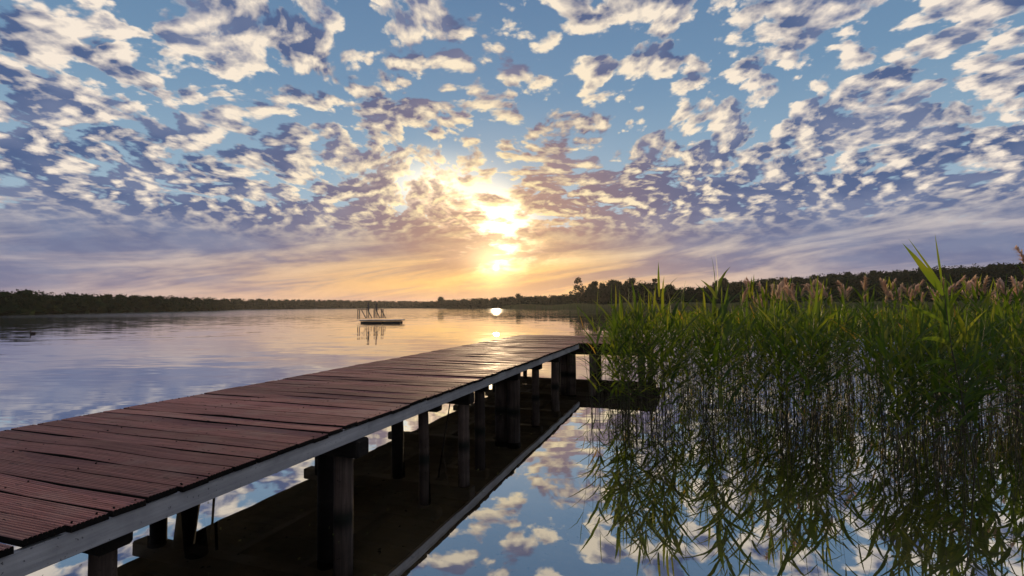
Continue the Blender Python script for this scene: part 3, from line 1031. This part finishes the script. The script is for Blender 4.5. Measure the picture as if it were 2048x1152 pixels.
def lone_reed(x_, y_, H, seed, label, nl, lw, ll, first, tilt=(0, 0), rz=0, plume=False):
    e = reed_proto(reed_parts(H, seed, plume, nl, lw, ll, first), plume)
    e.location = (x_, y_, 0); e.rotation_euler = (tilt[0], tilt[1], rz)
    tag(e, label, 'reed')
    return e


# the tallest reed, placed leaf by leaf
dd = ray(1950, 950); t_ = -EYE / dd.z; TX, TY = dd.x * t_, dd.y * t_
tall = empty('reed', (TX, TY, 0))
tag(tall, 'tallest dark green reed with broad leaves spread against the sky at right', 'reed')


def at_tall(px, py, dy=0.0):
    e = ray(px, py); k = (TY + dy) / e.y
    return np.array([e.x * k - TX, dy, EYE + e.z * k])


sm = MB(); ax = [np.array([0.0, 0, -0.5]), at_tall(1950, 950), at_tall(1925, 800), at_tall(1902, 690), at_tall(1890, 600), at_tall(1884, 560)]
for k in range(5): sm.rod(ax[k], ax[k + 1], 0.0065 - 0.0008 * k, 0.006 - 0.0008 * k, 6)
sm.build('stem', M['reed_stem'], tall)
for (a_, b_, wd, dy, sag) in [((1888, 590), (1806, 489), .062, 0, .25), ((1886, 575), (1817, 478), .022, .05, .1), ((1885, 570), (1870, 468), .022, -.03, .05),
                              ((1893, 640), (1850, 560), .022, .1, .1), ((1896, 690), (1893, 560), .060, 0, .05), ((1897, 650), (1800, 610), .030, .1, .5),
                              ((1902, 690), (1830, 690), .045, -.1, .9), ((1905, 700), (1975, 620), .036, .1, .4), ((1910, 730), (1835, 745), .04, -.1, .9),
                              ((1915, 750), (1990, 700), .045, .05, .7), ((1920, 790), (1850, 800), .04, -.15, .9), ((1925, 810), (2005, 790), .045, .1, .9)]:
    A, B = at_tall(*a_), at_tall(*b_, dy)
    dv = B - A; L = np.linalg.norm(dv); d0 = dv / L + np.array([0, 0, sag * 0.5]); d0 /= np.linalg.norm(d0)
    v, q = leaf_strip(A, d0, np.array([0, 0, -sag]), L * (1 + sag * .1), wd, 7, face=np.array([0.1, 1.0, 0.25]))
    obj('leaf', mesh_np('leaf', v, q), M['reed_leaf'], tall)
lone_reed(1.10, 7.0, 1.45, 805, 'thin reed leaning out at the left edge of the reed bed toward the pier', 7, 0.02, 0.34, 0.35, (0.0, -0.10), 0.4)
lone_reed(4.05, 4.0 + 3.1, 2.15, 806, 'very tall thin reed with a small dark plume near the right edge of the photo', 6, 0.02, 0.3, 0.3, (0, 0), 0.4, True).location = (7.02, 6.95, 0)
# bare young stems standing apart in open water
for k, (px, py, hgt) in enumerate([(1187, 868, .95), (1200, 890, .8), (1172, 838, .4)]):
    d = ray(px, py); t_ = -EYE / d.z
    MB().rod((0, 0, -0.5), (0.02 * (k - 1), 0, hgt), 0.005, 0.002, 5).build('stem', M['reed_stem'], tag(
        empty('reed', (d.x * t_, d.y * t_, 0)), ['tallest bare reed stem standing in open water left of the reed bed',
                                                'bare reed stem standing beside the reed bed, nearest the camera of three',
                                                'short bare stem poking out of the water close to the pier corner'][k], 'reed'))


# ------------------------------------------------------------------ swimming platform
def metal():
    m, t = new_mat('dark_painted_steel')
    finish(t, principled(t, (0.035, 0.035, 0.04, 1), 0.55, 0.4)); return m


M['steel'] = metal()
M['plat'] = wood('grey_platform_boards', (0.44, 0.43, 0.42, 1), (0.60, 0.58, 0.57, 1), (0.2, 0.19, 0.2, 1), grain=(1.5, 20, 20))
d = ray(712, 646.5); t_ = -EYE / d.z
PX0, PY0 = d.x * t_, d.y * t_
sc_ = PY0 / 1000.0 / 7.877
plat = empty('swimming_platform', (PX0, PY0, 0), 0)
tag(plat, 'floating swimming platform with steel ladders and rails out on the lake', 'swimming platform')
bx = lambda zx: (zx - 575) * sc_
bz = lambda zy: max((612.5 + 2.0 - (560 + zy / 7.877)) * PY0 / 1000 + EYE, 0.0)
for k in range(16):
    x0_ = bx(625 + k * 42.0); MB().box(x0_, x0_ + 42.0 * sc_ - 0.01, 0, 1.5, 0.27, 0.32).build('deck_board', M['plat'], plat)
MB().box(bx(630), bx(1290), 0.02, 0.10, 0.20, 0.267).build('edge_beam', M['steel'], plat)
MB().box(bx(630), bx(1290), 1.4, 1.48, 0.20, 0.267).build('edge_beam', M['steel'], plat)
for x0_, x1_ in ((635, 960), (985, 1265)):
    MB().rod((bx(x0_), 0.35, 0.03), (bx(x1_), 0.35, 0.03), 0.12, 0.12, 12).build('float', M['steel'], plat)
    MB().rod((bx(x0_), 1.15, 0.03), (bx(x1_), 1.15, 0.03), 0.12, 0.12, 12).build('float', M['steel'], plat)
MB().box(bx(570), bx(622), 0.3, 1.2, 0.27, 0.32).build('step_board', M['plat'], plat)


def bars(name, lst, y_, r_=0.05):
    m = MB()
    for (a, b_, c, e_) in lst:
        q_ = 0.018 if name == 'ladder' and b_ == e_ else r_ * 0.85
        m.rod((bx(a), y_, bz(b_)), (bx(c), y_, bz(e_)), q_, q_, 6)
    return m.build(name, M['steel'], plat)


bars('handrail', [(588, 615, 588, 468), (615, 612, 615, 468), (580, 468, 735, 468)], 0.3)
bars('handrail', [(645, 472, 716, 605)], 0.35, 0.055)
bars('ladder', [(708, 605, 708, 430), (740, 605, 740, 355), (700, 432, 742, 432)] + [(708, 600 - 22 * i, 740, 600 - 22 * i) for i in range(8)], 0.8)
bars('handrail', [(745, 490, 806, 606), (733, 358, 745, 490)], 0.5, 0.055)
bars('ladder', [(812, 606, 812, 432), (845, 606, 845, 432), (803, 435, 848, 435), (795, 606, 795, 465)] + [(812, 600 - 22 * i, 845, 600 - 22 * i) for i in range(7)], 1.4)
bars('handrail', [(868, 352, 873, 490), (873, 490, 932, 606)], 0.5, 0.055)
bars('ladder', [(935, 606, 935, 468), (965, 606, 965, 468), (915, 468, 970, 468)] + [(930, 600 - 20 * i, 968, 600 - 20 * i) for i in range(6)], 0.9)
bars('handrail', [(962, 470, 1030, 605)], 0.3, 0.055)
bars('handrail', [(880, 468, 935, 468), (820, 468, 870, 468)], 1.6, 0.035)

# ------------------------------------------------------------------ water bird
d = ray(65, 668); t_ = -EYE / d.z
bird = empty('water_bird', (d.x * t_, d.y * t_, 0), 0)
tag(bird, 'small dark grebe with upright neck swimming on the calm water at left', 'bird')


def feather():
    m, t = new_mat('dark_feathers')
    n = t.noise(t.n.new('ShaderNodeTexCoord').outputs['Object'], 30, 3)
    finish(t, principled(t, t.mix(n, (0.03, 0.025, 0.02, 1), (0.07, 0.05, 0.04, 1)), 0.8, 0.2)); return m


M['feather'] = feather()
me = bpy.data.meshes.new('body')
pts_ = [((0.22, 0, 0.06), .03), ((0.12, 0, 0.06), .075), ((-0.02, 0, 0.055), .085), ((-0.12, 0, 0.08), .05), ((-0.14, 0, 0.18), .028), ((-0.13, 0, 0.27), .024), ((-0.145, 0, 0.315), .036), ((-0.18, 0, 0.315), .022), ((-0.25, 0, 0.305), .005)]
me.from_pydata([p for p, q in pts_], [(i, i + 1) for i in range(len(pts_) - 1)], [])
bo = obj('body', me, M['feather'], bird)
sk = bo.modifiers.new('skin', 'SKIN'); bo.modifiers.new('sub', 'SUBSURF').levels = 1
for v, (p, q) in zip(me.skin_vertices[0].data, pts_): v.radius = (q, q)
me.skin_vertices[0].data[2].use_root = True

# ------------------------------------------------------------------ the evening air over the lake
hz_m = bpy.data.materials.new('evening_air'); hz_m.use_nodes = True
ht = NT(hz_m.node_tree); ht.n.clear()
pv = ht.n.new('ShaderNodeVolumePrincipled'); pv.inputs['Color'].default_value = (0.90, 0.86, 0.88, 1)
pv.inputs['Density'].default_value = HAZE; pv.inputs['Anisotropy'].default_value = 0.55
ho = ht.n.new('ShaderNodeOutputMaterial'); ht.l.new(pv.outputs[0], ho.inputs['Volume'])
hb = MB().box(-2990, 2990, -59, 2990, -4.6, 42).build('haze', hz_m)
tag(hb, 'thin warm evening haze over the lake', kind='stuff')


# bits of reed and leaf drifting on the water
DV, DQ = [], []
rr = np.random.default_rng(77)
while len(DQ) < 900:
    if rr.random() < 0.75:
        x_ = rr.uniform(0.9, 6.5); y_ = front(x_) - abs(rr.normal(0, 0.5)) + 0.4
    else:
        al, pe = rr.uniform(1, 11), rr.uniform(-4.6, -1.6); x_ = al * 0.329 + pe * 0.944; y_ = al * 0.944 - pe * 0.329
    if y_ < 1.5: continue
    a_ = rr.uniform(0, 6.28); L = rr.uniform(0.003, 0.016); wd = L * rr.uniform(0.2, 0.6); c_, s_ = math.cos(a_), math.sin(a_)
    k = len(DV); z_ = 0.003 + 0.002 * rr.random()
    DV += [(x_ + c_ * L, y_ + s_ * L, z_), (x_ - s_ * wd, y_ + c_ * wd, z_), (x_ - c_ * L, y_ - s_ * L, z_ + .001), (x_ + s_ * wd, y_ - c_ * wd, z_)]
    DQ.append((k, k + 1, k + 2, k + 3))
tag(obj('floating_debris', mesh_np('floating_debris', DV, DQ), M['belt']),
    'tiny bits of reed and leaf drifting on the still water', 'debris', kind='stuff')
